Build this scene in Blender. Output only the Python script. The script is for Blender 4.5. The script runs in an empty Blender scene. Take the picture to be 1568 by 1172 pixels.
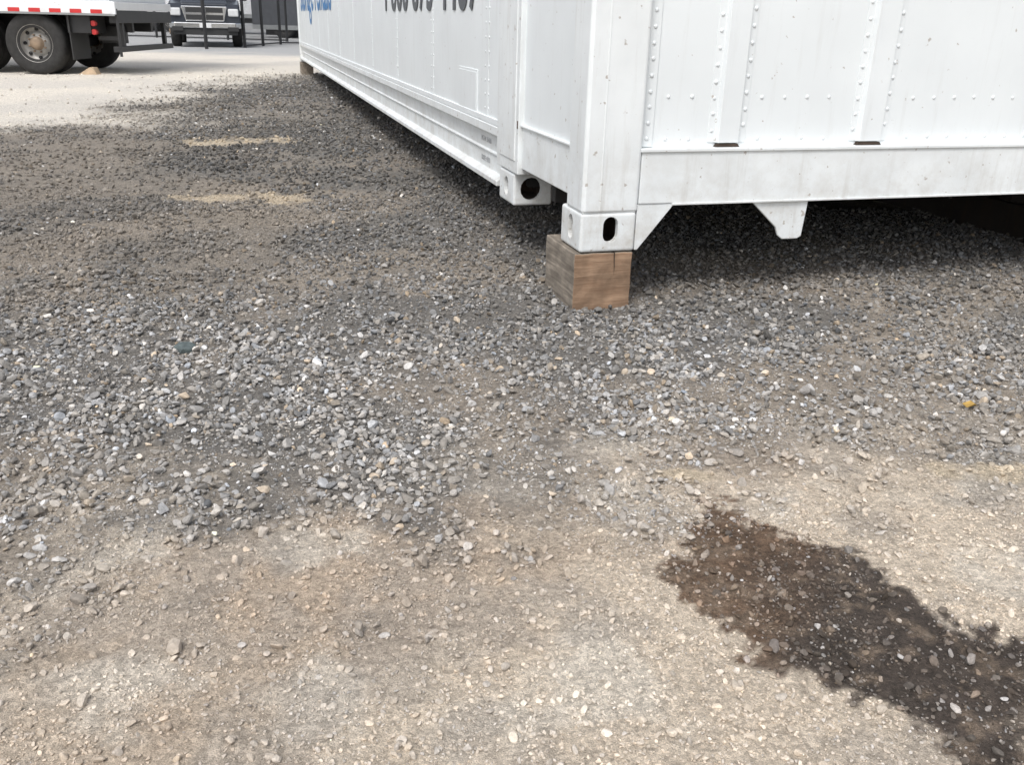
import bpy, bmesh, math, random
import numpy as np
from mathutils import Vector, Matrix
random.seed(4); rng=np.random.default_rng(11)
scene=bpy.context.scene
D=bpy.data
# ------------------------------------------------------------ helpers
def link(o,parent=None):
    scene.collection.objects.link(o)
    if parent is not None: o.parent=parent
    return o
def empty(name,loc=(0,0,0),rz=0):
    o=D.objects.new(name,None); o.location=loc; o.rotation_euler=(0,0,math.radians(rz)); o.empty_display_size=.1
    return link(o)
def mesh_obj(name,bm,mat,parent=None,bevel=0,smooth=False,seg=2):
    bmesh.ops.recalc_face_normals(bm,faces=bm.faces)
    me=D.meshes.new(name); bm.to_mesh(me); bm.free()
    for m in (mat if isinstance(mat,(list,tuple)) else [mat]): me.materials.append(m)
    if smooth:
        me.polygons.foreach_set('use_smooth',[True]*len(me.polygons))
    o=D.objects.new(name,me); link(o,parent)
    if bevel:
        b=o.modifiers.new('bevel','BEVEL'); b.width=bevel; b.segments=seg; b.limit_method='ANGLE'; b.angle_limit=math.radians(40)
    return o
def box(bm,x0,x1,y0,y1,z0,z1,mi=0):
    v=[bm.verts.new(p) for p in [(x0,y0,z0),(x1,y0,z0),(x1,y1,z0),(x0,y1,z0),(x0,y0,z1),(x1,y0,z1),(x1,y1,z1),(x0,y1,z1)]]
    for f in [(0,3,2,1),(4,5,6,7),(0,1,5,4),(1,2,6,5),(2,3,7,6),(3,0,4,7)]:
        bm.faces.new([v[i] for i in f]).material_index=mi
def boxo(name,dims,mat,parent,bevel=0):
    bm=bmesh.new(); box(bm,*dims); return mesh_obj(name,bm,mat,parent,bevel)
def prism(bm,pts,axis,a,b,mi=0):
    def P(p,t):
        return {'x':(t,p[0],p[1]),'y':(p[0],t,p[1]),'z':(p[0],p[1],t)}[axis]
    A=[bm.verts.new(P(p,a)) for p in pts]; B=[bm.verts.new(P(p,b)) for p in pts]
    n=len(pts)
    bm.faces.new(A).material_index=mi; bm.faces.new(B[::-1]).material_index=mi
    for i in range(n):
        bm.faces.new([A[i],A[(i+1)%n],B[(i+1)%n],B[i]]).material_index=mi
def cyl(bm,c,r,h,axis='x',n=24,r2=None,mi=0):
    M={'x':Matrix.Rotation(math.pi/2,4,'Y'),'y':Matrix.Rotation(math.pi/2,4,'X'),'z':Matrix.Identity(4)}[axis]
    g=bmesh.ops.create_cone(bm,cap_ends=True,segments=n,radius1=r,radius2=r if r2 is None else r2,depth=h,matrix=Matrix.Translation(c)@M)
    for v in g['verts']:
        for f in v.link_faces: f.material_index=mi
# ------------------------------------------------------------ materials
def newmat(name):
    m=D.materials.new(name); m.use_nodes=True
    nt=m.node_tree; b=nt.nodes['Principled BSDF']; return m,nt,b
def mat(name,col,rough=.5,metal=0,nscale=8,nstr=.12,bump=.0,bscale=60,spec=None,streak=None,bdist=.01,chip=.70,grime=None):
    m,nt,b=newmat(name); N=nt.nodes; L=nt.links
    tc=N.new('ShaderNodeTexCoord')
    no=N.new('ShaderNodeTexNoise'); no.inputs['Scale'].default_value=nscale; no.inputs['Detail'].default_value=6
    L.new(tc.outputs['Object'],no.inputs['Vector'])
    cr=N.new('ShaderNodeValToRGB'); cr.color_ramp.elements[0].position=.3; cr.color_ramp.elements[1].position=.7
    cr.color_ramp.elements[0].color=[c*(1-nstr) for c in col]+[1]; cr.color_ramp.elements[1].color=[min(1,c*(1+nstr*.5)) for c in col]+[1]
    L.new(no.outputs['Fac'],cr.inputs['Fac']); out=cr.outputs['Color']
    if streak:
        mp=N.new('ShaderNodeMapping'); mp.inputs['Scale'].default_value=(14,14,1.2); L.new(tc.outputs['Object'],mp.inputs['Vector'])
        n2=N.new('ShaderNodeTexNoise'); n2.inputs['Scale'].default_value=1.6; n2.inputs['Detail'].default_value=8; n2.inputs['Roughness'].default_value=.7
        L.new(mp.outputs[0],n2.inputs['Vector'])
        r2=N.new('ShaderNodeMapRange'); r2.inputs[1].default_value=.54; r2.inputs[2].default_value=.80; r2.inputs[4].default_value=streak[1]
        L.new(n2.outputs['Fac'],r2.inputs[0])
        mx=N.new('ShaderNodeMixRGB'); mx.inputs[2].default_value=(*streak[0],1); L.new(r2.outputs[0],mx.inputs[0]); L.new(out,mx.inputs[1]); out=mx.outputs[0]
        n3=N.new('ShaderNodeTexNoise'); n3.inputs['Scale'].default_value=38; n3.inputs['Detail'].default_value=5; L.new(tc.outputs['Object'],n3.inputs['Vector'])
        r3=N.new('ShaderNodeMapRange'); r3.inputs[1].default_value=chip; r3.inputs[2].default_value=chip+.04; r3.inputs[4].default_value=.65
        L.new(n3.outputs['Fac'],r3.inputs[0])
        mx2=N.new('ShaderNodeMixRGB'); mx2.inputs[2].default_value=(.30,.24,.19,1); L.new(r3.outputs[0],mx2.inputs[0]); L.new(out,mx2.inputs[1]); out=mx2.outputs[0]
    if grime:
        # road dust that thins out with height (object z), broken up by noise
        sx=N.new('ShaderNodeSeparateXYZ'); L.new(tc.outputs['Object'],sx.inputs[0])
        gr=N.new('ShaderNodeMapRange'); gr.inputs[1].default_value=grime[0]; gr.inputs[2].default_value=grime[1]; gr.inputs[3].default_value=1; gr.inputs[4].default_value=0; L.new(sx.outputs[2],gr.inputs[0])
        n4=N.new('ShaderNodeTexNoise'); n4.inputs['Scale'].default_value=9; n4.inputs['Detail'].default_value=8; n4.inputs['Roughness'].default_value=.75; L.new(tc.outputs['Object'],n4.inputs['Vector'])
        r4=N.new('ShaderNodeMapRange'); r4.inputs[1].default_value=.42; r4.inputs[2].default_value=.72; r4.inputs[4].default_value=grime[2]; L.new(n4.outputs['Fac'],r4.inputs[0])
        mm_=N.new('ShaderNodeMath'); mm_.operation='MULTIPLY'; L.new(gr.outputs[0],mm_.inputs[0]); L.new(r4.outputs[0],mm_.inputs[1])
        mx3=N.new('ShaderNodeMixRGB'); mx3.inputs[2].default_value=(.40,.36,.30,1); L.new(mm_.outputs[0],mx3.inputs[0]); L.new(out,mx3.inputs[1]); out=mx3.outputs[0]
    L.new(out,b.inputs['Base Color'])
    b.inputs['Roughness'].default_value=rough; b.inputs['Metallic'].default_value=metal
    if spec is not None: b.inputs['Specular IOR Level'].default_value=spec
    if bump:
        nb=N.new('ShaderNodeTexNoise'); nb.inputs['Scale'].default_value=bscale; nb.inputs['Detail'].default_value=5; L.new(tc.outputs['Object'],nb.inputs['Vector'])
        bp=N.new('ShaderNodeBump'); bp.inputs['Strength'].default_value=bump; bp.inputs['Distance'].default_value=bdist
        L.new(nb.outputs['Fac'],bp.inputs['Height']); L.new(bp.outputs[0],b.inputs['Normal'])
    return m
WHITE=mat('white_container_paint',(.745,.78,.79),.42,nscale=3,nstr=.05,bump=.10,bscale=4,bdist=.02,streak=((.53,.53,.51),.36))
WHITE2=mat('white_frame_paint',(.75,.78,.785),.48,nscale=5,nstr=.08,bump=.3,bscale=35,bdist=.0018,streak=((.46,.44,.40),.5),chip=.665,grime=(-.02,.42,.75))
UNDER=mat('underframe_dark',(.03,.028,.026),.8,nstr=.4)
RUST=mat('rust_steel',(.12,.065,.04),.9,nscale=25,nstr=.6,bump=.5)
HOLE=mat('casting_inside',(.055,.038,.027),.9,nscale=25,nstr=.4)
STENC=mat('stencil_grey',(.36,.37,.38),.5)
LETTER=mat('lettering_grey',(.07,.08,.09),.5)
BLUE=mat('lettering_blue',(.05,.20,.45),.5)
BLACK=mat('black_steel',(.02,.02,.021),.5,nstr=.3)
RUBBER=mat('tyre_rubber',(.028,.027,.026),.85,nscale=12,nstr=.4,bump=.3)
STEEL=mat('wheel_steel',(.40,.385,.36),.5,.2,nscale=10,nstr=.3)
HUB=mat('hub_dirty',(.26,.19,.13),.6,.2,nstr=.4)
CHROME=mat('chrome',(.62,.63,.64),.18,1,nstr=.1)
PAINTB=mat('pickup_paint',(.035,.04,.05),.25,.2,nstr=.2)
GLASS=mat('dark_glass',(.03,.035,.04),.06,nstr=.1)
LAMP=mat('headlamp',(.65,.66,.66),.12,nstr=.1)
PLAST=mat('black_plastic',(.03,.03,.03),.6)
TRWHITE=mat('trailer_white',(.74,.75,.76),.4,nscale=2,nstr=.08,streak=((.4,.38,.34),.4))
REDT=mat('tape_red',(.55,.03,.03),.4); WHT=mat('tape_white',(.75,.75,.75),.4)
GALV=mat('galvanised_steel',(.30,.31,.31),.5,.5)
DARKTR=mat('dark_trailer_paint',(.07,.075,.085),.5,nstr=.3)
BLD=mat('warehouse_cladding',(.40,.41,.42),.7,nscale=.5,nstr=.12)
CHOCK=mat('wood_chock',(.50,.38,.26),.85,nscale=10,nstr=.3)
BLKM=mat('blocker_paint',(.04,.034,.03),.7,nscale=3,nstr=.4,streak=((.07,.04,.025),.7))  # for the added blocker that keeps light from under the main container
LEAF=mat('dry_leaf',(.42,.27,.07),.8,nscale=60,nstr=.3)
BST=mat('bluish_stone',(.10,.125,.125),.8,nscale=60,nstr=.4,bump=.4)
def woodmat(name,c1,c2,axis):
    m,nt,b=newmat(name); N=nt.nodes; L=nt.links
    tc=N.new('ShaderNodeTexCoord'); mp=N.new('ShaderNodeMapping')
    mp.inputs['Scale'].default_value=axis; L.new(tc.outputs['Object'],mp.inputs['Vector'])
    n=N.new('ShaderNodeTexNoise'); n.inputs['Scale'].default_value=1; n.inputs['Detail'].default_value=9; n.inputs['Roughness'].default_value=.65; n.inputs['Distortion'].default_value=.4
    L.new(mp.outputs[0],n.inputs['Vector'])
    cr=N.new('ShaderNodeValToRGB'); cr.color_ramp.elements[0].position=.32; cr.color_ramp.elements[1].position=.68
    cr.color_ramp.elements[0].color=(*c1,1); cr.color_ramp.elements[1].color=(*c2,1)
    L.new(n.outputs['Fac'],cr.inputs['Fac'])
    n2=N.new('ShaderNodeTexNoise'); n2.inputs['Scale'].default_value=14; n2.inputs['Detail'].default_value=5; L.new(tc.outputs['Object'],n2.inputs['Vector'])
    mr=N.new('ShaderNodeMapRange'); mr.inputs[1].default_value=.35; mr.inputs[2].default_value=.7; mr.inputs[3].default_value=.66; mr.inputs[4].default_value=1.12; L.new(n2.outputs['Fac'],mr.inputs[0])
    mx=N.new('ShaderNodeMixRGB'); mx.blend_type='MULTIPLY'; mx.inputs[0].default_value=1; L.new(cr.outputs[0],mx.inputs[1]); L.new(mr.outputs[0],mx.inputs[2])
    L.new(mx.outputs[0],b.inputs['Base Color']); b.inputs['Roughness'].default_value=.85
    bp=N.new('ShaderNodeBump'); bp.inputs['Strength'].default_value=.7; bp.inputs['Distance'].default_value=.004; L.new(n.outputs['Fac'],bp.inputs['Height']); L.new(bp.outputs[0],b.inputs['Normal'])
    return m
WOODF=woodmat('timber_face',(.21,.125,.075),(.38,.255,.165),(6,6,70))
WOODG=woodmat('timber_weathered',(.15,.125,.10),(.36,.31,.25),(60,4,60))
# ------------------------------------------------------------ numpy noise & zones
def _h(ix,iy,s):
    h=(ix*374761393+iy*668265263+s*974634777)&0xffffffff
    h=((h^(h>>13))*1274126177)&0xffffffff
    h=h^(h>>16)
    return (h&0xffffff)/float(0xffffff)
def vn(x,y,s=0):
    xi=np.floor(x).astype(np.int64); yi=np.floor(y).astype(np.int64); fx=x-xi; fy=y-yi
    fx=fx*fx*(3-2*fx); fy=fy*fy*(3-2*fy)
    a=_h(xi,yi,s);b=_h(xi+1,yi,s);c=_h(xi,yi+1,s);d=_h(xi+1,yi+1,s)
    return (a*(1-fx)+b*fx)*(1-fy)+(c*(1-fx)+d*fx)*fy
def fbm(x,y,sc,o=4,s=0):
    r=0;a=.5;t=0
    for i in range(o):
        r=r+a*vn((x*.8+y*.6)*sc+i*17.3,(y*.8-x*.6)*sc-i*9.1,s+i); t+=a; a*=.55; sc*=2.1
    return r/t
def ss(t): t=np.clip(t,0,1); return t*t*(3-2*t)
STAIN=[(.43,1.73),(.49,1.60),(.56,1.53),(.64,1.50),(.71,1.36),(.75,1.28),(.85,1.22),(.98,1.20),(1.2,1.0),(1.1,.6),(.70,.55),(.64,.92),(.61,1.0),(.57,1.05),(.52,1.09),(.46,1.14),(.41,1.17),(.36,1.28),(.30,1.34),(.27,1.42),(.35,1.50)]
def sdf(x,y,poly):
    d=np.full(x.shape,1e9); ins=np.zeros(x.shape,bool); n=len(poly)
    for i in range(n):
        ax,ay=poly[i]; bx,by=poly[(i+1)%n]
        ex,ey=bx-ax,by-ay; wx,wy=x-ax,y-ay
        t=np.clip((wx*ex+wy*ey)/(ex*ex+ey*ey),0,1)
        d=np.minimum(d,np.hypot(wx-ex*t,wy-ey*t))
        c=((ay>y)!=(by>y)); xx=(bx-ax)*(y-ay)/((by-ay) if by!=ay else 1e-9)+ax
        ins^=(c&(x<xx))
    return np.where(ins,-d,d)
EX=[-30,-3,-.93,-.75,-.61,-.43,-.24,-.04,.16,.34,.46,.68,.95,1.32,2.5,30]
EY=[1.15,1.18,1.36,1.38,1.46,1.50,1.54,1.60,1.60,1.66,1.70,1.70,1.76,1.90,2.3,6]
LY=[0,6.2,7.3,8.06,10.7,13.1,15.8,16.6,17.2,18]
LX=[-60,-9,-4.2,-3.9,-4.45,-4.3,-3.9,-2.5,2,60]
UX,UY=-.2874,.9578; VX,VY=.9578,.2874; OX,OY=.216,2.996
def zones(x,y):
    w=fbm(x,y,2.2,4,3)-.5; w2=fbm(x,y,9,4,8)-.5
    ye=np.interp(x,EX,EY)
    g=ss((y-ye+.70*w+.75*w2+.26)/.74)
    xl=np.interp(y,LY,LX)
    w3=fbm(x,y,.7,4,21)-.5
    far=1-ss((x-xl+2.2*w3+1.0*w+.5)/1.6)
    far=far*ss((y-5)/2)
    lb=ss((-x/np.maximum(y,.3)-.22+.5*w3+.25*w)/.26)*ss((y-2.1)/1.4)*(1-ss((y-9)/3))
    lb=lb*(.40+.60*ss((fbm(x*.6,y,1.9,4,23)-.36)/.2))
    lx=(x-OX)*VX+(y-OY)*VY; ly=(x-OX)*UX+(y-OY)*UY
    sx=x+.045*(fbm(x,y,14,3,31)-.5)*2+.048*(fbm(x,y,48,3,33)-.5)*2; sy=y+.045*(fbm(x,y,14,3,37)-.5)*2+.048*(fbm(x,y,48,3,39)-.5)*2
    m_=(x>-.2)&(x<1.6)&(y<2.1)&(y>.2)
    sd=np.full(x.shape,1.0); sd[m_]=sdf(sx[m_],sy[m_],STAIN)
    st=ss((.016-sd)/.030)
    patch=ss((fbm(x,y,14,4,55)-.38)/.16)
    edgey=ss((x*.75+(1.22-y)-.66)/.22)
    st=st*(1-edgey*(1-patch)*.85)
    tan=np.zeros_like(x)
    for cx,cy,rx,ry in [(-1.50,4.86,.40,.15),(-1.25,4.98,.14,.1),(-2.25,7.15,.30,.25),(-1.95,7.3,.2,.2),(1.12,1.85,.13,.05),(.40,1.80,.06,.035)]:
        r=np.hypot((x-cx)/rx,(y-cy)/ry)+3.2*(fbm(x,y,9,4,71)-.5)
        tan=np.maximum(tan,ss((1.1-r)/.7))
    return g,far,lb,st,tan,lx,ly,w,w3
def H(x,y):
    g=ss((y-np.interp(x,EX,EY)+.1)/.4)
    near=ss((60-y)/30)
    return near*(.022*(fbm(x,y,1.1,3,90)-.5)+.014*(fbm(x,y,6,3,91)-.5)+.006*(fbm(x,y,30,2,92)-.5)+.004*g)
def mix(a,b,t): return a*(1-t[:,None])+np.array(b)[None,:]*t[:,None]
def gcolor(x,y):
    g,far,lb,st,tan,lx,ly,w,w3=zones(x,y)
    n=x.size
    c=np.tile(np.array([.63,.535,.425]),(n,1))
    c=mix(c,(.43,.335,.25),ss((fbm(x,y,1.7,4,41)-.45)/.25)*.70*(1-ss((x-.9)/.5)))
    c=mix(c,(.70,.64,.55),ss((fbm(x,y,5,4,43)-.52)/.2)*.6)
    c=mix(c,(.42,.37,.315),ss((fbm(x,y,7,5,47)-.54)/.15)*.5)
    c=mix(c,(.185,.172,.155),g)
    c=mix(c,(.36,.305,.245),g*ss((fbm(x,y,1.6,4,48)-.44)/.2)*.70*(1-ss((y-4)/3)*.6))
    c=mix(c,(.27,.235,.195),lb*.8)
    c=mix(c,(.72,.665,.58),far)
    c=mix(c,(.54,.51,.47),far*ss((fbm(x,y,.5,3,49)-.5)/.2)*.5)
    c=mix(c,(.40,.40,.395),ss((y-22+3*w3)/3))
    c=mix(c,(.54,.45,.33),tan*.8)
    brown=ss((.66-x+.6*w+(y-1.35)*.5)/.22)
    sc=np.array([.060,.046,.038])[None,:]*(1-brown[:,None])+np.array([.145,.090,.056])[None,:]*brown[:,None]
    sc=sc*(.40+1.2*fbm(x,y,22,4,81))[:,None]
    sc=mix(sc,(.24,.18,.13),ss((fbm(x,y,30,3,83)-.56)/.12)*.5)
    c=c*(1-st[:,None]*.96)+sc*st[:,None]*.96
    return c,g,far,lb,st,tan,lx,ly
# ------------------------------------------------------------ ground sheet
def axis(lo,hi,flo,fhi,s,gr):
    a=list(np.arange(flo,fhi,s)); st=s; p=a[-1]
    while p<hi: st=min(st*(1+gr),9); p+=st; a.append(p)
    b=[]; st=s; p=flo
    while p>lo: st=min(st*(1+gr),9); p-=st; b.append(p)
    return np.array(b[::-1]+a)
xs=axis(-250,250,-1.4,1.5,.0080,.024); ys=axis(-60,420,.75,2.2,.0080,.020)
XX,YY=np.meshgrid(xs,ys); nx,ny=len(xs),len(ys)
X=XX.ravel();Y=YY.ravel(); Z=H(X,Y)
me=D.meshes.new('ground'); nv=nx*ny; nf=(nx-1)*(ny-1)
me.vertices.add(nv); me.vertices.foreach_set('co',np.stack([X,Y,Z],1).ravel())
i=np.arange(nv).reshape(ny,nx)
q=np.stack([i[:-1,:-1],i[:-1,1:],i[1:,1:],i[1:,:-1]],-1).reshape(-1,4)
me.loops.add(nf*4); me.loops.foreach_set('vertex_index',q.ravel())
me.polygons.add(nf); me.polygons.foreach_set('loop_start',np.arange(nf)*4)
me.update(); me.validate()
me.polygons.foreach_set('use_smooth',np.ones(nf,bool))
C,g,far,lb,st,tan,lx,ly=gcolor(X,Y)
at=me.color_attributes.new('gcol','FLOAT_COLOR','POINT'); at.data.foreach_set('color',np.concatenate([C,st[:,None]],1).ravel())
at=me.attributes.new('wet','FLOAT','POINT'); at.data.foreach_set('value',st.astype(np.float32))
m,nt,b=newmat('ground_dirt_gravel'); N=nt.nodes; L=nt.links
ca=N.new('ShaderNodeAttribute'); ca.attribute_name='gcol'; wa=N.new('ShaderNodeAttribute'); wa.attribute_name='wet'
tc=N.new('ShaderNodeTexCoord')
def noise(sc,det=5,r=.6):
    n=N.new('ShaderNodeTexNoise'); n.inputs['Scale'].default_value=sc; n.inputs['Detail'].default_value=det; n.inputs['Roughness'].default_value=r
    L.new(tc.outputs['Object'],n.inputs['Vector']); return n
def mr(src,a,b_,c,d):
    n=N.new('ShaderNodeMapRange'); n.inputs[1].default_value=a;n.inputs[2].default_value=b_;n.inputs[3].default_value=c;n.inputs[4].default_value=d
    L.new(src,n.inputs[0]); return n.outputs[0]
def mul(a,b_):
    n=N.new('ShaderNodeMixRGB'); n.blend_type='MULTIPLY'; n.inputs[0].default_value=1; L.new(a,n.inputs[1]); L.new(b_,n.inputs[2]); return n.outputs[0]
n1=noise(420,4,.7); n2=noise(45,6,.65); vo=N.new('ShaderNodeTexVoronoi'); vo.inputs['Scale'].default_value=170; L.new(tc.outputs['Object'],vo.inputs['Vector'])
col=mul(ca.outputs['Color'],mr(n1.outputs['Fac'],.3,.7,.60,1.34)); col=mul(col,mr(n2.outputs['Fac'],.3,.7,.74,1.22))
hv=N.new('ShaderNodeSeparateColor'); L.new(vo.outputs['Color'],hv.inputs[0])
col=mul(col,mr(hv.outputs[0],0,1,.74,1.2))
L.new(col,b.inputs['Base Color'])
L.new(mr(wa.outputs['Fac'],0,1,.92,.80),b.inputs['Roughness']); b.inputs['Specular IOR Level'].default_value=.25
add=N.new('ShaderNodeMath'); add.operation='ADD'; L.new(n2.outputs['Fac'],add.inputs[0])
sc_=N.new('ShaderNodeMath'); sc_.operation='MULTIPLY'; sc_.inputs[1].default_value=.4; L.new(n1.outputs['Fac'],sc_.inputs[0]); L.new(sc_.outputs[0],add.inputs[1])
bp=N.new('ShaderNodeBump'); bp.inputs['Strength'].default_value=1; bp.inputs['Distance'].default_value=.011; L.new(add.outputs[0],bp.inputs['Height']); L.new(bp.outputs[0],b.inputs['Normal'])
me.materials.append(m); ground=D.objects.new('ground',me); link(ground)
# ------------------------------------------------------------ stones
SM,nt,b=newmat('crushed_stone'); N=nt.nodes; L=nt.links
ia=N.new('ShaderNodeAttribute'); ia.attribute_type='INSTANCER'; ia.attribute_name='scol'
tc=N.new('ShaderNodeTexCoord'); n1=noise(1.6,5,.7)
L.new(mul(ia.outputs['Color'],mr(n1.outputs['Fac'],.3,.7,.70,1.25)),b.inputs['Base Color']); b.inputs['Roughness'].default_value=.9; b.inputs['Specular IOR Level'].default_value=.25
coll=D.collections.new('stone_shapes')
for k in range(16):
    bm=bmesh.new(); bmesh.ops.create_icosphere(bm,subdivisions=2,radius=1)
    for v in bm.verts: v.co*=1+random.uniform(-.06,.06)
    for j in range(10):
        n=Vector([random.gauss(0,1) for _ in range(3)]).normalized(); d=random.uniform(.42,.78)
        for v in bm.verts:
            t=v.co.dot(n)
            if t>d: v.co-=n*(t-d)*.98
    s=Vector((random.uniform(.95,1.45),random.uniform(.7,1.1),random.uniform(.5,.9)))
    for v in bm.verts: v.co=Vector((v.co.x*s.x,v.co.y*s.y,v.co.z*s.z))*1.08
    mm=D.meshes.new('stone_%02d'%k); bm.to_mesh(mm); bm.free(); mm.materials.append(SM)
    coll.objects.link(D.objects.new('stone_%02d'%k,mm))
def scatter(name,x,y,size,lift,dusty=0):
    n=x.size; c,g,far,lb,st,tan,lx,ly=gcolor(x,y)
    z=H(x,y)+lift*size
    yy=y+.7*(fbm(x,y,1.2,3,5)-.5)
    tone=np.interp(yy,[0,1.7,2.3,2.9,3.6,6,16],[.44,.39,.315,.215,.145,.12,.16])
    tone=tone*(.66+.66*fbm(x,y,.9,3,12))
    v=tone*np.exp(rng.normal(0,.36,n))
    wh=rng.random(n)<.013; v=np.where(wh,rng.uniform(.5,.78,n),v)
    tint=rng.normal(0,1,n)[:,None]*np.array([.04,.005,-.04])[None,:]
    sc=v[:,None]*(np.array([1.04,1.0,.95])[None,:]+tint)
    br=(rng.random(n)<.05)[:,None]
    sc=np.where(br,sc*np.array([1.15,.98,.78])[None,:],sc)
    d=np.clip((1-g)*.6+lb*.45+far*.75+tan*.8+rng.normal(0,.17,n)+.17+.7*(fbm(x,y,2.4,3,77)-.5)+dusty,0,.93)[:,None]
    sc=sc*(1-d)+(c*rng.uniform(.72,1.22,n)[:,None])*d
    wet=(st>.35)&(rng.random(n)<.88)
    sc=np.where(wet[:,None],sc*rng.uniform(.3,1.4,n)[:,None]+np.array([.022,.016,.011])[None,:],sc)
    sc=np.clip(sc,.012,.8)
    me=D.meshes.new(name); me.vertices.add(n); me.vertices.foreach_set('co',np.stack([x,y,z],1).astype(np.float32).ravel())
    a=me.attributes.new('scol','FLOAT_COLOR','POINT'); a.data.foreach_set('color',np.concatenate([sc,np.ones((n,1))],1).astype(np.float32).ravel())
    a=me.attributes.new('rot','FLOAT_VECTOR','POINT'); r=np.stack([rng.normal(0,.5,n),rng.normal(0,.5,n),rng.uniform(0,6.28,n)],1); a.data.foreach_set('vector',r.astype(np.float32).ravel())
    a=me.attributes.new('scl','FLOAT','POINT'); a.data.foreach_set('value',(size*.5).astype(np.float32))
    a=me.attributes.new('idx','INT','POINT'); a.data.foreach_set('value',rng.integers(0,16,n).astype(np.int32))
    o=D.objects.new(name,me); link(o)
    ng=D.node_groups.new(name+'_gn','GeometryNodeTree'); ng.interface.new_socket('Geometry',in_out='INPUT',socket_type='NodeSocketGeometry'); ng.interface.new_socket('Geometry',in_out='OUTPUT',socket_type='NodeSocketGeometry')
    N=ng.nodes; L=ng.links; gi=N.new('NodeGroupInput'); go=N.new('NodeGroupOutput')
    ci=N.new('GeometryNodeCollectionInfo'); ci.inputs['Collection'].default_value=coll; ci.inputs['Separate Children'].default_value=True; ci.inputs['Reset Children'].default_value=True
    ip=N.new('GeometryNodeInstanceOnPoints'); ip.inputs['Pick Instance'].default_value=True
    def na(nm,t):
        q=N.new('GeometryNodeInputNamedAttribute'); q.data_type=t; q.inputs['Name'].default_value=nm; return q.outputs['Attribute']
    L.new(gi.outputs[0],ip.inputs['Points']); L.new(ci.outputs[0],ip.inputs['Instance']); L.new(na('idx','INT'),ip.inputs['Instance Index'])
    L.new(na('rot','FLOAT_VECTOR'),ip.inputs['Rotation']); L.new(na('scl','FLOAT'),ip.inputs['Scale']); L.new(ip.outputs[0],go.inputs[0])
    md=o.modifiers.new('scatter','NODES'); md.node_group=ng
    return n
def sample(y0,y1,dens):
    A=.7*(y1**2-y0**2)+1.4*(y1-y0); n=int(A*dens*1.5)
    y=rng.uniform(y0,y1,n*2); w=.70*y+.7; wm=.70*y1+.7; keep=rng.random(n*2)<w/wm; y=y[keep]
    x=rng.uniform(-1,1,y.size)*(.70*y+.7)
    area=(.7*(y1**2-y0**2)+1.4*(y1-y0)); k=min(int(area*dens),y.size); return x[:k],y[:k]
bx=[];by=[];bs=[]
def addstones(y0,y1,dens,smin,smax,fn,be=2.6):
    x,y=sample(y0,y1,dens)
    lx=(x-OX)*VX+(y-OY)*VY; ly=(x-OX)*UX+(y-OY)*UY
    k=~((lx>-.012)&(lx<.2)&(ly>0)&(ly<.31))&~((lx>2.0)&(y>5)); x=x[k];y=y[k]
    z=zones(x,y); p=fn(x,y,*z); k=rng.random(x.size)<p; x=x[k];y=y[k]
    s=smin+(smax-smin)*rng.beta(1.6,be,x.size)
    bx.append(x);by.append(y);bs.append(s)
clump=lambda x,y:ss((fbm(x,y,6,4,61)-.38)/.20)
addstones(.9,3.0,5200,.007,.025,lambda x,y,g,far,lb,st,tan,lx,ly,w,w3:g*(.25+.75*clump(x,y))*(1-tan*.7)+.012,3.0)
addstones(1.2,3.4,420,.018,.032,lambda x,y,g,far,lb,st,tan,lx,ly,w,w3:g*(.3+.7*clump(x,y))*(1-tan*.7)*(1-.4*st))
addstones(3.0,5.0,3200,.010,.028,lambda x,y,g,far,lb,st,tan,lx,ly,w,w3:g*(1-.6*lb)*(1-tan*.7)*(.30+.70*clump(x,y)))
addstones(5.0,9.0,1500,.014,.032,lambda x,y,g,far,lb,st,tan,lx,ly,w,w3:g*(1-.7*lb)*(1-far)*(1-tan*.7)*(.4+.6*clump(x*.5,y*.5))+.01)
addstones(9.0,17,600,.018,.042,lambda x,y,g,far,lb,st,tan,lx,ly,w,w3:(1-far)*(1-.4*lb)*(.4+.6*clump(x*.3,y*.3))+.01)
x=np.concatenate(bx);y=np.concatenate(by);s=np.concatenate(bs)
o_=rng.random(x.size)*.8-.2
N1=scatter('gravel',x,y,s,o_)
bx=[];by=[];bs=[]
addstones(.7,2.4,14000,.002,.0085,lambda x,y,g,far,lb,st,tan,lx,ly,w,w3:(.25+.75*clump(x*1.3,y*1.3))*(1-.2*g))
addstones(2.4,5,2500,.005,.012,lambda x,y,g,far,lb,st,tan,lx,ly,w,w3:1+0*x)
addstones(.7,2.2,1100,.007,.018,lambda x,y,g,far,lb,st,tan,lx,ly,w,w3:.30+.65*clump(x,y)+.5*st,3.2)
addstones(.7,2.2,300,.012,.022,lambda x,y,g,far,lb,st,tan,lx,ly,w,w3:.12+.2*g+.8*st)
addstones(.9,3.2,14,.026,.040,lambda x,y,g,far,lb,st,tan,lx,ly,w,w3:.1+.9*g)
x=np.concatenate(bx);y=np.concatenate(by);s=np.concatenate(bs)
N2=scatter('pebbles',x,y,s,rng.random(x.size)*.35-.02)
bm=bmesh.new(); pts=[(-.022,-.004),(-.01,.012),(.012,.013),(.026,.002),(.012,-.012),(-.008,-.014)]
v=[bm.verts.new((a,b_,.012+.006*math.sin(a*200))) for a,b_ in pts]; bm.faces.new(v); lf=mesh_obj('fallen_leaf',bm,LEAF); lf.location=(1.20,2.19,.012)
bm=bmesh.new(); prism(bm,[(-.035,-.01),(-.02,.018),(.01,.022),(.03,.006),(.022,-.018),(-.012,-.022)],'z',.0,.024); fs=mesh_obj('flat_stone',bm,BST,None,.005); fs.location=(-.96,2.48,.004); fs.rotation_euler=(.25,.1,.3)
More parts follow.
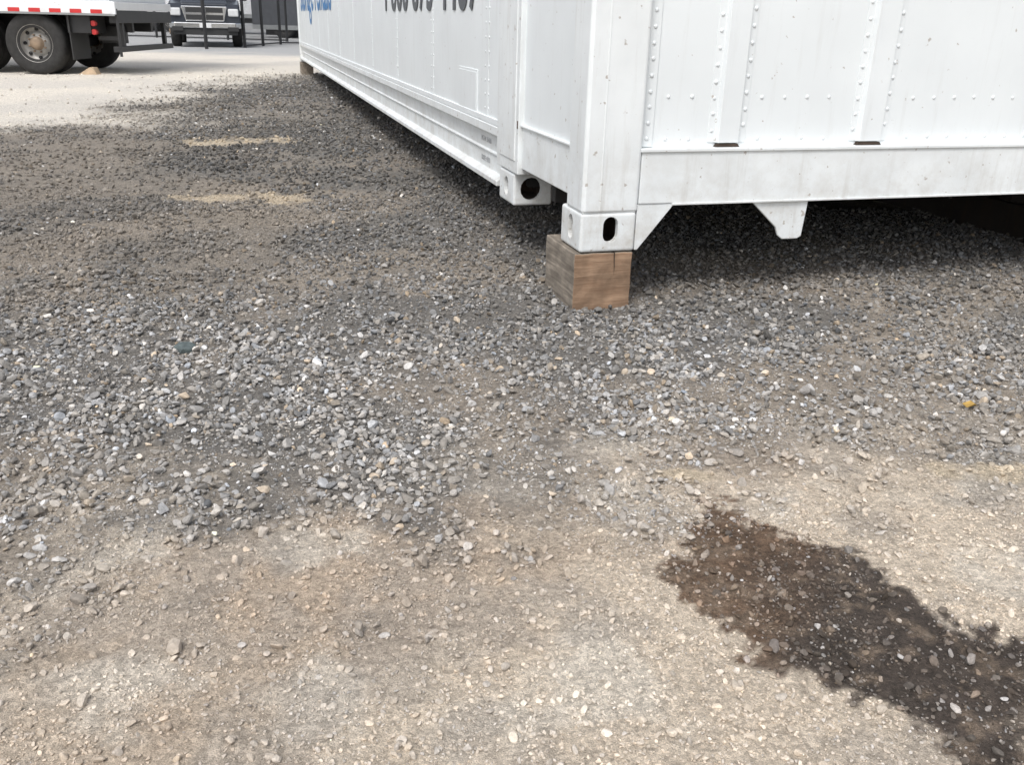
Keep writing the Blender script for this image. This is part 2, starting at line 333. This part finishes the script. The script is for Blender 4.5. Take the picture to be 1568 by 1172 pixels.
# ------------------------------------------------------------ main container
CT=empty('shipping_container',(OX,OY,.204),16.7)
W=2.44; LEN=13.7; HT=2.9
def z_(v): return v-.204
def P(name,d,m=WHITE2,bev=.004):
    return boxo(name,(d[0],d[1],d[2],d[3],z_(d[4]),z_(d[5])),m,CT,bev)
def stadium(bm,axis,c,w,h,a,b):
    pts=[]; r=w/2
    for k in range(9): t=math.pi*k/8; pts.append((c[0]+r*math.cos(t),c[1]+h/2-r+r*math.sin(t)))
    for k in range(9): t=math.pi+math.pi*k/8; pts.append((c[0]+r*math.cos(t),c[1]-h/2+r+r*math.sin(t)))
    prism(bm,pts,axis,a,b)
    bmesh.ops.recalc_face_normals(bm,faces=bm.faces)
def casting(name,x0,x1,y0,y1,z0,z1,holes):
    bm=bmesh.new(); box(bm,x0,x1,y0,y1,z_(z0),z_(z1)); o=mesh_obj(name,bm,[WHITE2,HOLE],CT)
    bv=o.modifiers.new('b','BEVEL'); bv.width=.010; bv.segments=3
    cut=[]
    bm=bmesh.new(); box(bm,x0+.022,x1-.022,y0+.022,y1-.022,z_(z0+.02),z_(z1-.02)); cut.append(mesh_obj('c',bm,[HOLE]))
    for ax,c,w,h,a,b in holes:
        bm=bmesh.new(); stadium(bm,ax,(c[0],z_(c[1])),w,h,a,b); cut.append(mesh_obj('c',bm,[WHITE2]))
    for c in cut:
        c.parent=CT
        k=o.modifiers.new('k','BOOLEAN'); k.operation='DIFFERENCE'; k.object=c; k.solver='EXACT'
        try: k.material_mode='TRANSFER'
        except Exception: pass
    dg=bpy.context.evaluated_depsgraph_get(); nm=D.meshes.new_from_object(o.evaluated_get(dg))
    o.modifiers.clear(); o.data=nm
    for c in cut: D.objects.remove(c)
    return o
casting('corner_casting_front_left',0,.200,0,.200,.204,.337,[('y',(.108,.280),.054,.088,-.02,.03),('x',(.10,.276),.045,.085,-.02,.03)])
casting('corner_casting_mid_left',-.004,.165,.79,1.01,.214,.345,[('y',(.072,.282),.092,.094,.77,.82),('x',(.90,.28),.06,.08,-.03,.025)])
casting('corner_casting_front_right',W-.2,W,0,.2,.204,.337,[('y',(W-.108,.280),.050,.088,-.02,.03)])
casting('corner_casting_mid_right',W-.165,W+.004,.79,1.01,.214,.345,[])
for nm,x0,x1 in (('l',0,.17),('r',W-.17,W)):
    casting('corner_casting_rear_'+nm,x0,x1,LEN-.2,LEN,.204,.337,[])
bm=bmesh.new(); prism(bm,[(0,.004),(.012,-.004),(.196,-.001),(.204,.006),(.204,.02),(.20,.15),(.0,.15)],'z',z_(.341),z_(3.1)); mesh_obj('front_post_left',bm,WHITE2,CT,.006)
P('front_post_right',(W-.204,W,0,.15,.341,3.1))
P('post_seam',(.062,.068,-.0045,-.002,.345,3.0),WHITE2,.001)
P('post_casting_weld',(.004,.197,.003,.15,.336,.343),WHITE2,.001)
P('mid_post_left',(-.006,.12,.735,1.055,.349,3.1)); P('mid_post_right',(W-.12,W+.006,.735,1.055,.349,3.1))
P('mid_post_plate',(-.010,-.004,.775,1.0,.40,3.0),WHITE2,.002)
P('mid_post_rust_drip',(-.0075,-.0055,.742,.752,.53,.56),RUST,0)
for nm,x0,x1 in (('l',0,.15),('r',W-.15,W)): P('rear_post_'+nm,(x0,x1,LEN-.15,LEN,.34,3.1))
P('front_sill',(.206,W-.206,.004,.10,.362,.540)); P('front_sill_lip',(.200,W-.200,-.003,.05,.535,.546),WHITE2,.002)
P('front_sill_weld_lip',(.33,W-.33,-.001,.012,.356,.364),WHITE2,.002)
for sx in (0,1):
    q=[(.2035,.2045),(.215,.2045),(.343,.3615),(.2035,.3615)]
    if sx: q=[(W-a,b_) for a,b_ in q]
    bm=bmesh.new(); prism(bm,[(a,z_(b_)) for a,b_ in q],'y',.008,.03); mesh_obj('sill_gusset',bm,WHITE2,CT,.002)
bm=bmesh.new(); prism(bm,[(a,z_(b_)) for a,b_ in [(.640,.361),(.872,.361),(.862,.226),(.845,.218),(.785,.218),(.765,.232),(.752,.262)]],'y',.012,.024); mesh_obj('sill_tab',bm,WHITE2,CT,.003)
for s_,X0,X1 in (('left',.010,.09),('right',W-.09,W-.01)):
    P('side_sill_front_'+s_,(X0,X1,.152,.733,.374,.540))
    xs_=(.002,.02) if s_=='left' else (W-.02,W-.002)
    P('side_sill_lip_'+s_,(xs_[0],xs_[1],.152,.733,.538,.546),WHITE2,.002)
    prof=[(-.004,.250),(.06,.250),(.12,.262),(.12,.50),(.0,.50),(-.002,.497),(-.002,.462),(.026,.452),(.030,.378),(.022,.374),(.022,.366),(.030,.362),(.030,.290),(-.004,.272)]
    if s_=='right': prof=[(W-a,b_) for a,b_ in prof]
    bm=bmesh.new(); prism(bm,[(a,z_(b_)) for a,b_ in prof],'y',1.058,LEN-.15); mesh_obj('side_sill_'+s_,bm,WHITE2,CT,.003)
P('front_panel',(.18,W-.18,.040,.06,.545,3.05),WHITE,0)
P('front_top_rail',(.2,W-.2,.0,.1,2.95,3.1)); 
P('side_panel_nose_left',(.016,.04,.14,.75,.545,3.05),WHITE,0); P('side_panel_nose_right',(W-.04,W-.016,.14,.75,.545,3.05),WHITE,0)
P('side_wall_left',(.012,.05,1.05,LEN-.1,.5005,3.05),WHITE,0); P('side_wall_right',(W-.05,W-.012,1.05,LEN-.1,.5005,3.05),WHITE,0)
P('rear_doors',(.1,W-.1,LEN-.05,LEN-.02,.36,3.0),WHITE,0)
P('roof',(0,W,0,LEN,3.10,3.13),WHITE)
P('rear_sill',(.16,W-.16,LEN-.12,LEN,.25,.40))
P('side_hatch',(.008,.0125,1.47,1.85,.515,.715),WHITE,.001)
P('side_hatch_inner',(.006,.0085,1.485,1.835,.527,.703),WHITE,.001)
P('wall_foot_strip',(.003,.014,1.06,LEN-.16,.502,.528),WHITE,.002)
bm=bmesh.new()
yy=1.30
while yy<LEN-.3:
    box(bm,.0102,.0125,yy-.02,yy+.02,z_(.53),z_(3.0)); yy+=1.22
mesh_obj('side_wall_seams',bm,WHITE,CT,.001)
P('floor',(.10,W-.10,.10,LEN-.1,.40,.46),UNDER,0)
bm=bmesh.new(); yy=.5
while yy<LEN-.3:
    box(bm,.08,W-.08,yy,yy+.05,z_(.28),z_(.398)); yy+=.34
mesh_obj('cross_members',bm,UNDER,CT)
bm=bmesh.new()
for k in range(30):
    x0=1.36+k*.03+random.uniform(0,.01); h=.345+random.uniform(-.02,.014)
    prism(bm,[(x0,z_(.40)),(x0+random.uniform(.0,.01),z_(h)),(x0+.02,z_(h+random.uniform(-.006,.01))),(x0+.029,z_(.40))],'y',.11+random.uniform(0,.02),.14)
mesh_obj('hanging_seal',bm,UNDER,CT)
hats=[(.456,.600),(1.0155,1.171),(1.84,1.984)]
riv=[]
for k,(a,b_) in enumerate(hats):
    bm=bmesh.new()
    pts=[(a,.040),(a,.0375),(a+.028,.0365),(a+.034,.020),(b_-.034,.020),(b_-.028,.0365),(b_,.0375),(b_,.040)]
    prism(bm,pts,'z',z_(.560),z_(3.0)); mesh_obj('hat_stiffener',bm,WHITE,CT,.0015)
    bm=bmesh.new(); prism(bm,[(a+.026,z_(.5465)),(b_-.026,z_(.5465)),(b_-.034,z_(.557)),(a+.034,z_(.557))],'y',.022,.0395); mesh_obj('hat_opening_shade',bm,HOLE,CT)  # solid dark block, its colour stands for shade inside the open hat end
    zz=.60
    while zz<3.0:
        riv.append((a+.013,.037,zz)); riv.append((b_-.013,.037,zz+.018)); zz+=.0525
P('front_panel_edge_strip',(.205,.252,.034,.0405,.548,3.0),WHITE,.001)
P('panel_joint_sealant',(.202,.2075,.028,.041,.548,3.0),GALV,0)
zz=.575
while zz<3.0: riv.append((.232,.034,zz)); zz+=.050
for zrow in (.709,.572,1.25,1.9,2.5):
    xx=.30
    while xx<W-.25:
        if not any(a-.03<xx<b_+.03 for a,b_ in hats): riv.append((xx,.040,zrow))
        xx+=.0875
bm=bmesh.new()
for r in riv:
    q=random.uniform(.9,1.12)
    bmesh.ops.create_uvsphere(bm,u_segments=10,v_segments=6,radius=.0070*q,matrix=Matrix.Translation((r[0]+random.uniform(-.0015,.0015),r[1],z_(r[2]+random.uniform(-.002,.002))))@Matrix.Diagonal((1,.62,1,1)))
for yv in (1.10,)+tuple(1.30+1.22*k+dd for k in range(10) for dd in (-.03,.03)):
    zz=.56
    while zz<1.3:
        bmesh.ops.create_uvsphere(bm,u_segments=6,v_segments=4,radius=.006,matrix=Matrix.Translation((.0115,yv,z_(zz)))@Matrix.Diagonal((.5,1,1,1)))
        zz+=.06
mesh_obj('rivets',bm,WHITE,CT,0,True)
def text(name,s,y,z,size,m,sx=1.0,off=.006,dx=.0075):
    c=D.curves.new(name,'FONT'); c.body=s; c.size=size; c.extrude=.0006; c.offset=off
    o=D.objects.new(name,c); o.data.materials.append(m); link(o,CT)
    M=Matrix(((0,0,-1,dx),(-1*sx,0,0,y),(0,1,0,z_(z)),(0,0,0,1))); o.matrix_local=M
    return o
text('phone_number','1 800 673 4467',4.28,.978,.40,LETTER,1.12)
text('blue_lettering','storage rentals',12.9,1.00,.80,BLUE,1.0)
text('small_stencil','MGW 30480',1.45,.405,.034,STENC,1.0,0,.0275)
text('small_stencil_lower','TARE 4800',1.45,.315,.034,STENC,1.0,0,.0275)
# timber blocks
TB=empty('timber_block',(OX,OY,0),16.7)
def timber(name,x0,x1,y0,y1,parent,mats):
    bm=bmesh.new(); box(bm,x0,x1,y0,y1,-.03,.200)
    bmesh.ops.subdivide_edges(bm,edges=bm.edges,cuts=5,use_grid_fill=True)
    for v in bm.verts:
        v.co+=Vector([random.uniform(-.0018,.0018) for _ in range(3)])
    bm.normal_update()
    for f in bm.faces: f.material_index=1 if f.normal.x<-.7 or f.normal.z>.7 else 0
    return mesh_obj(name,bm,mats,parent,.004)
timber('timber',-.014,.198,.002,.312,TB,[WOODF,WOODG])
bm=bmesh.new(); prism(bm,[(.127,.2012),(.1302,.2012),(.1305,.18),(.1322,.155),(.1312,.12),(.1303,.155),(.128,.18)],'y',-.0004,.02); mesh_obj('split',bm,HOLE,TB)
for k,(a,c) in enumerate(((W-.2,0.002),(-.01,LEN-.3),(W-.2,LEN-.3))):
    T=empty('timber_block.%03d'%(k+1),(OX,OY,0),16.7); timber('timber',a,a+.2,c,c+.3,T,[WOODG,WOODG])
# unseen container-shaped blocker, added on the right to keep the main underside dark
BLK=empty('added_container_blocker',(OX,OY,0),16.7)
bm=bmesh.new(); pts=[]; yy=.45
while yy<15:
    pts+=[(2.50,yy),(2.50,yy+.07),(2.535,yy+.14),(2.535,yy+.21)]; yy+=.28
pts+=[(4.9,yy),(4.9,.45)]
prism(bm,pts,'z',.17,2.6); mesh_obj('blocker_body',bm,BLKM,BLK)
boxo('blocker_bottom_rail',(2.48,4.92,.41,yy+.03,-.03,.168),BLKM,BLK,.005); boxo('blocker_top_rail',(2.48,4.92,.41,yy+.03,2.6,2.7),BLKM,BLK,.005)
for xx in (2.475,4.785): boxo('blocker_corner_post',(xx,xx+.14,.405,.55,-.03,2.705),BLKM,BLK,.006)
# ------------------------------------------------------------ wheels
def wheel(name,parent,loc,R,width,axis='y',n=40,dish=.12,outer=-1):
    def ring(rad,t):
        out=[]
        for k in range(n):
            a=2*math.pi*k/n; u=rad*math.cos(a); v=rad*math.sin(a)
            out.append((u,t*outer*-1,v) if axis=='y' else (t*outer*-1,u,v))
        return out
    prof=[(.50,0.02,0),(.62,-.0,0),(.80,-.012,0),(.93,.0,0),(.985,.03,0),(1.0,.06,0),(1.0,width-.06,0),(.95,width,0),(.5,width,0)]
    rim=[(.60,.0,1),(.575,.01,1),(.56,.05,1),(.53,dish,1),(.36,dish+.01,1),(.33,dish-.03,1),(.22,dish-.035,2),(.20,dish-.10,2),(.12,dish-.115,2),(.001,dish-.115,2)]
    for nm,pr,ms in (('tyre',prof,[RUBBER]),('rim',rim,[STEEL,STEEL,HUB])):
        bm=bmesh.new(); rings=[[bm.verts.new(Vector(p)+Vector(loc)) for p in ring(R*q[0],q[1])] for q in pr]
        for j in range(len(rings)-1):
            for k in range(n):
                f=bm.faces.new([rings[j][k],rings[j][(k+1)%n],rings[j+1][(k+1)%n],rings[j+1][k]])
                if nm=='rim': f.material_index=pr[j][2]
        if nm=='rim':
            for k in range(8):
                a=2*math.pi*k/8; u=R*.45*math.cos(a); v=R*.45*math.sin(a); t=(dish-.002)*-outer
                p=Vector((u,t,v) if axis=='y' else (t,u,v))+Vector(loc); cyl(bm,p,R*.055,.03,axis,10,mi=3)
                u=R*.28*math.cos(a+.3); v=R*.28*math.sin(a+.3); t=(dish-.04)*-outer
                p=Vector((u,t,v) if axis=='y' else (t,u,v))+Vector(loc); cyl(bm,p,R*.03,.04,axis,6,mi=2)
            ms=ms+[BLACK]
        mesh_obj(name+'_'+nm,bm,ms,parent,0,True)
# ------------------------------------------------------------ left truck
TK=empty('box_truck',(-7.28,14.35,0),1)
WR=.448
for k,cx in enumerate((0,-1.02)):
    wheel('wheel_outer_%d'%k,TK,(cx,0,WR-.01),WR,.25,'y',48,.13)
    wheel('wheel_inner_%d'%k,TK,(cx,.30,WR-.01),WR,.25,'y',32,.13)
    wheel('wheel_far_%d'%k,TK,(cx,2.2,WR-.01),WR,.25,'y',32,.13,1)
    bm=bmesh.new(); cyl(bm,(cx,1.1,WR-.01),.08,2.0,'y',12); mesh_obj('axle_%d'%k,bm,BLACK,TK)
DZ=-.05
def tb(name,x0,x1,y0,y1,z0,z1,m,bv=0): return boxo(name,(x0,x1,y0,y1,z0+DZ,z1+DZ),m,TK,bv)
tb('deck',-7.5,1.27,-.02,2.4,.98,1.10,TRWHITE,.01)
tb('deck_side_rail',-7.5,1.29,-.06,-.022,.92,1.09,TRWHITE,.006)
tb('cargo_box',-7.4,1.20,-.01,2.38,1.102,3.4,TRWHITE,.01)
tb('rub_rail',-7.5,1.28,-.075,-.062,.90,.925,GALV)
bm=bmesh.new(); bm2=bmesh.new(); xx=-3.0
while xx<1.0:
    box(bm,xx,xx+.17,-.066,-.0605,.93+DZ,.985+DZ); box(bm2,xx+.171,xx+.30,-.066,-.0605,.93+DZ,.985+DZ); xx+=.302
mesh_obj('tape_red',bm,REDT,TK); mesh_obj('tape_white',bm2,WHT,TK)
for yv in (.75,1.55): tb('chassis_rail',-7.2,1.2,yv,yv+.08,.66,.92,BLACK,.005)
bm=bmesh.new(); xx=-6.8
while xx<1.1: box(bm,xx,xx+.06,.0,2.38,.90+DZ,.978+DZ); xx+=.4
mesh_obj('deck_cross_members',bm,BLACK,TK)
bm=bmesh.new(); box(bm,1.15,1.27,.02,2.36,.75,.92); box(bm,1.18,1.24,.25,.33,.34,.75); box(bm,1.18,1.24,2.05,2.13,.34,.75); box(bm,1.16,1.26,.02,2.36,.34,.42); box(bm,.85,1.22,.27,.31,.50,.56)
box(bm,.50,.85,.05,.6,.60,.85); box(bm,.72,1.1,.7,.8,.45,.70); mesh_obj('rear_underride_guard',bm,BLACK,TK,.004)
tb('mud_flap',.54,.555,.0,.62,.27,.93,PLAST)
tb('mud_flap_bracket',.52,.64,-.02,.7,.90,.96,BLACK)
bm=bmesh.new()
for zz in (.62,.74): cyl(bm,(.88,.1,zz),.04,.07,'y',10)
mesh_obj('tail_lamps',bm,REDT,TK)
tb('hanging_strap',1.265,1.29,-.03,.02,.33,1.0,BLACK)
bm=bmesh.new(); prism(bm,[(0,0),(.30,0),(.25,.11),(.19,.11)],'y',0,.16); ck=mesh_obj('wheel_chock',bm,CHOCK,None,.005); ck.location=(-6.75,14.45,0)
# ------------------------------------------------------------ pickup
PK=empty('pickup_truck',(-8.95,27.4,0),17)
for k,(x0,o_) in enumerate(((-.98,-1),(.98,1))):
    for j,yv in enumerate((.95,4.4)):
        wheel('wheel_%d%d'%(k,j),PK,(x0,yv,.40),.40,.26,'x',28,.06,o_)
def arch(cx,r,z0,n=10): return [(cx+r*math.cos(math.pi-math.pi*k/n),z0+r*math.sin(math.pi-math.pi*k/n)) for k in range(n+1)]
side=[(.05,.55)]+arch(.95,.50,.50)+[(3.4,.5)]+arch(4.4,.5,.50)+[(5.6,.6),(5.65,1.25),(3.6,1.28),(3.5,1.28),(1.7,1.30),(1.55,1.28),(.25,1.16),(.08,1.05)]
bm=bmesh.new(); prism(bm,side,'x',-.97,.97); mesh_obj('body',bm,PAINTB,PK,.05,seg=3)
bm=bmesh.new(); prism(bm,[(.15,1.10),(1.6,1.20),(1.6,1.33),(.35,1.24),(.18,1.18)],'x',-.62,.62); mesh_obj('hood_bulge',bm,PAINTB,PK,.05,seg=3)
bm=bmesh.new(); 
A=[(-.92,1.55,1.27),(.92,1.55,1.27),(.92,3.5,1.27),(-.92,3.5,1.27)]; B=[(-.74,2.25,1.88),(.74,2.25,1.88),(.76,3.35,1.88),(-.76,3.35,1.88)]
va=[bm.verts.new(p) for p in A]; vb=[bm.verts.new(p) for p in B]; bm.faces.new(va[::-1]); bm.faces.new(vb)
for k in range(4): bm.faces.new([va[k],va[(k+1)%4],vb[(k+1)%4],vb[k]])
mesh_obj('cab',bm,PAINTB,PK,.05,seg=3)
bm=bmesh.new(); f=[(-.80,1.58,1.335),(.80,1.58,1.335),(.68,2.17,1.84),(-.68,2.17,1.84)]; bm.faces.new([bm.verts.new(p) for p in f]); mesh_obj('windshield',bm,GLASS,PK)
bm=bmesh.new(); prism(bm,[(-.52,.70),(.52,.70),(.62,1.10),(-.62,1.10)],'y',-.02,.2); mesh_obj('grille_surround',bm,CHROME,PK,.02)
bm=bmesh.new()
for x0,x1 in ((-.50,-.04),(.04,.50)):
    for z0,z1 in ((.74,.87),(.93,1.06)): box(bm,x0,x1,-.035,-.015,z0,z1)
mesh_obj('grille_insert',bm,PLAST,PK)
for sg in (-1,1):
    x0,x1=sorted((sg*.64,sg*.92)); boxo('headlamp',(x0,x1,-.0,.12,.84,1.04),LAMP,PK,.03)
    x0,x1=sorted((sg*.60,sg*.90)); boxo('fog_lamp_pod',(x0,x1,-.13,.0,.44,.56),PLAST,PK,.01)
    x0,x1=sorted((sg*1.0,sg*1.22)); boxo('mirror',(x0,x1,1.55,1.68,1.28,1.56),PLAST,PK,.03)
    x0,x1=sorted((sg*.95,sg*1.0)); boxo('fender_flare',(x0,x1,.38,1.52,.88,1.0),PAINTB,PK,.02)
bm=bmesh.new(); prism(bm,[(-.97,.08),(-.83,-.10),(.83,-.10),(.97,.08),(.97,.2),(-.97,.2)],'z',.52,.67); mesh_obj('front_bumper',bm,CHROME,PK,.025)
boxo('licence_plate',(-.16,.16,-.125,-.105,.53,.66),WHT,PK,.004)
boxo('lower_valance',(-.86,.86,-.06,.15,.34,.515),PLAST,PK,.02)
# ------------------------------------------------------------ fences
def fence(name,pts,h=2.1,step=.07):
    F=empty(name)
    bmp=bmesh.new(); bmw=bmesh.new()
    for i_ in range(len(pts)-1):
        a=Vector((*pts[i_],0)); b_=Vector((*pts[i_+1],0)); d=(b_-a); Ln=d.length; d.normalize()
        cyl(bmp,a+Vector((0,0,h/2)),.045,h,'z',10)
        rot=Matrix.Translation(a)@d.to_track_quat('X','Z').to_matrix().to_4x4()
        for zz in (.06,h-.03):
            bmesh.ops.create_cone(bmp,cap_ends=True,segments=8,radius1=.022,radius2=.022,depth=Ln,matrix=rot@Matrix.Translation((Ln/2,0,zz))@Matrix.Rotation(math.pi/2,4,'Y'))
        t=-h
        wv=.003
        while t<Ln:
            for sg in (1,-1):
                s0=max(0,-t); s1=min(h,Ln-t)
                if s1-s0<.05: continue
                x0,x1=t+s0,t+s1; z0,z1=(s0,s1) if sg==1 else (h-s0,h-s1)
                n_=Vector((-(z1-z0),0,(x1-x0))).normalized()*wv
                q_=[Vector((x0,0,z0))-n_,Vector((x1,0,z1))-n_,Vector((x1,0,z1))+n_,Vector((x0,0,z0))+n_]
                bmw.faces.new([bmw.verts.new(rot@p) for p in q_])
            t+=step
    a=Vector((*pts[-1],0)); cyl(bmp,a+Vector((0,0,h/2)),.045,h,'z',10)
    mesh_obj('posts',bmp,BLACK,F); mesh_obj('wire_mesh',bmw,BLACK,F)
fence('chain_link_fence',[(-8.05,28.0),(-8.05,30.0),(-8.0,32.0),(-7.35,32.6),(-6.7,33.2),(-5.2,34.5),(-3,36)])
fence('chain_link_fence.001',[(-19.5,37),(-16.6,36.6),(-13.7,36.2),(-10.9,35.8),(-8.6,35.4)])
GP=empty('gate_post',(-8.62,26.3,0)); bm=bmesh.new(); cyl(bm,(0,0,1.1),.05,2.2,'z',12); cyl(bm,(0,0,2.22),.06,.06,'z',12); mesh_obj('post',bm,BLACK,GP)
boxo('hinge',(-.08,.08,-.07,.07,1.6,1.7),BLACK,GP)
# ------------------------------------------------------------ background trailers
def trailer(name,loc,rz,Lx,zb,m,stripe=None):
    T=empty(name,loc,rz)
    boxo('box',(0,Lx,0,2.5,zb,zb+2.7),m,T,.02); boxo('side_rail',(0,Lx,-.02,.0,zb-.12,zb+.06),GALV,T)
    boxo('chassis',(.3,Lx-.3,.8,1.7,zb-.35,zb-.01),BLACK,T)
    for k,xx in enumerate((1.3,2.55)):
        wheel('wheel_%d'%k,T,(xx,.05,.5),.5,.5,'y',24,.12)
        wheel('wheel_far_%d'%k,T,(xx,1.95,.5),.5,.5,'y',20,.12,1)
    boxo('landing_gear',(Lx-2.6,Lx-2.45,.5,.65,0.02,zb),BLACK,T); boxo('landing_gear_far',(Lx-2.6,Lx-2.45,1.85,2.0,0.02,zb),BLACK,T)
    bm=bmesh.new(); xx=.6
    while xx<Lx: box(bm,xx,xx+.05,-.012,-.001,zb+.07,zb+2.65); xx+=1.2
    mesh_obj('side_posts',bm,m,T)
    if stripe: boxo('stripe',(.1,Lx-.1,-.006,-.0015,zb+.25,zb+.8),stripe,T)
trailer('semi_trailer',(-19.6,47,0),0,8,.85,TRWHITE)
trailer('semi_trailer.001',(-38,52,0),3,14,1.0,TRWHITE,BLUE)
trailer('semi_trailer.002',(-11.4,41,0),-4,12,.45,DARKTR)
WB=empty('warehouse',(0,75,0))
bm=bmesh.new(); box(bm,-110,60,0,30,0,9); mesh_obj('walls',bm,BLD,WB)
bm=bmesh.new(); xx=-110
while xx<60: box(bm,xx,xx+.15,-.06,0,0,9); xx+=1.0
mesh_obj('cladding_ribs',bm,BLD,WB)
bm=bmesh.new()
for xx in range(-105,55,9): box(bm,xx,xx+3.4,-.12,-.065,1.2,4.4)
mesh_obj('dock_doors',bm,DARKTR,WB); boxo('roof_edge',(-110.2,60.2,-.2,30,9.0,9.5),DARKTR,WB)
# ------------------------------------------------------------ light
w=D.worlds.new('World'); scene.world=w; w.use_nodes=True; nt=w.node_tree; N=nt.nodes; L=nt.links
bg=N['Background']; sk=N.new('ShaderNodeTexSky'); sk.sky_type='NISHITA'; sk.sun_disc=False
EL=math.radians(55); RT=math.radians(200)
sk.sun_elevation=EL; sk.sun_rotation=RT; sk.air_density=1; sk.dust_density=3
hs=N.new('ShaderNodeHueSaturation'); hs.inputs['Saturation'].default_value=.38; hs.inputs['Value'].default_value=1.35; L.new(sk.outputs[0],hs.inputs['Color']); L.new(hs.outputs[0],bg.inputs['Color'])
bg.inputs['Strength'].default_value=.15
sl=D.lights.new('sun','SUN'); sl.energy=1.85; sl.angle=math.radians(20); sl.color=(1,.985,.96)
so=D.objects.new('sun',sl); link(so)
sd_=Vector((math.sin(RT)*math.cos(EL),math.cos(RT)*math.cos(EL),math.sin(EL)))
so.rotation_euler=sd_.to_track_quat('Z','Y').to_euler(); so.location=sd_*30
# ------------------------------------------------------------ camera
cd=D.cameras.new('camera'); cam=D.objects.new('camera',cd); link(cam); scene.camera=cam
cd.sensor_width=36; cd.lens=1380/1568*36; cd.clip_start=.05; cd.clip_end=1500
al=math.radians(21.9); roll=math.radians(1.5)
M=Matrix.Rotation(math.pi/2-al,4,'X')@Matrix.Rotation(roll,4,'Z')
cam.matrix_world=Matrix.Translation((0,0,.93))@M
scene.view_settings.view_transform='Standard'; scene.view_settings.look='None'; scene.view_settings.exposure=0
print('stones',N1,N2,nx,ny)
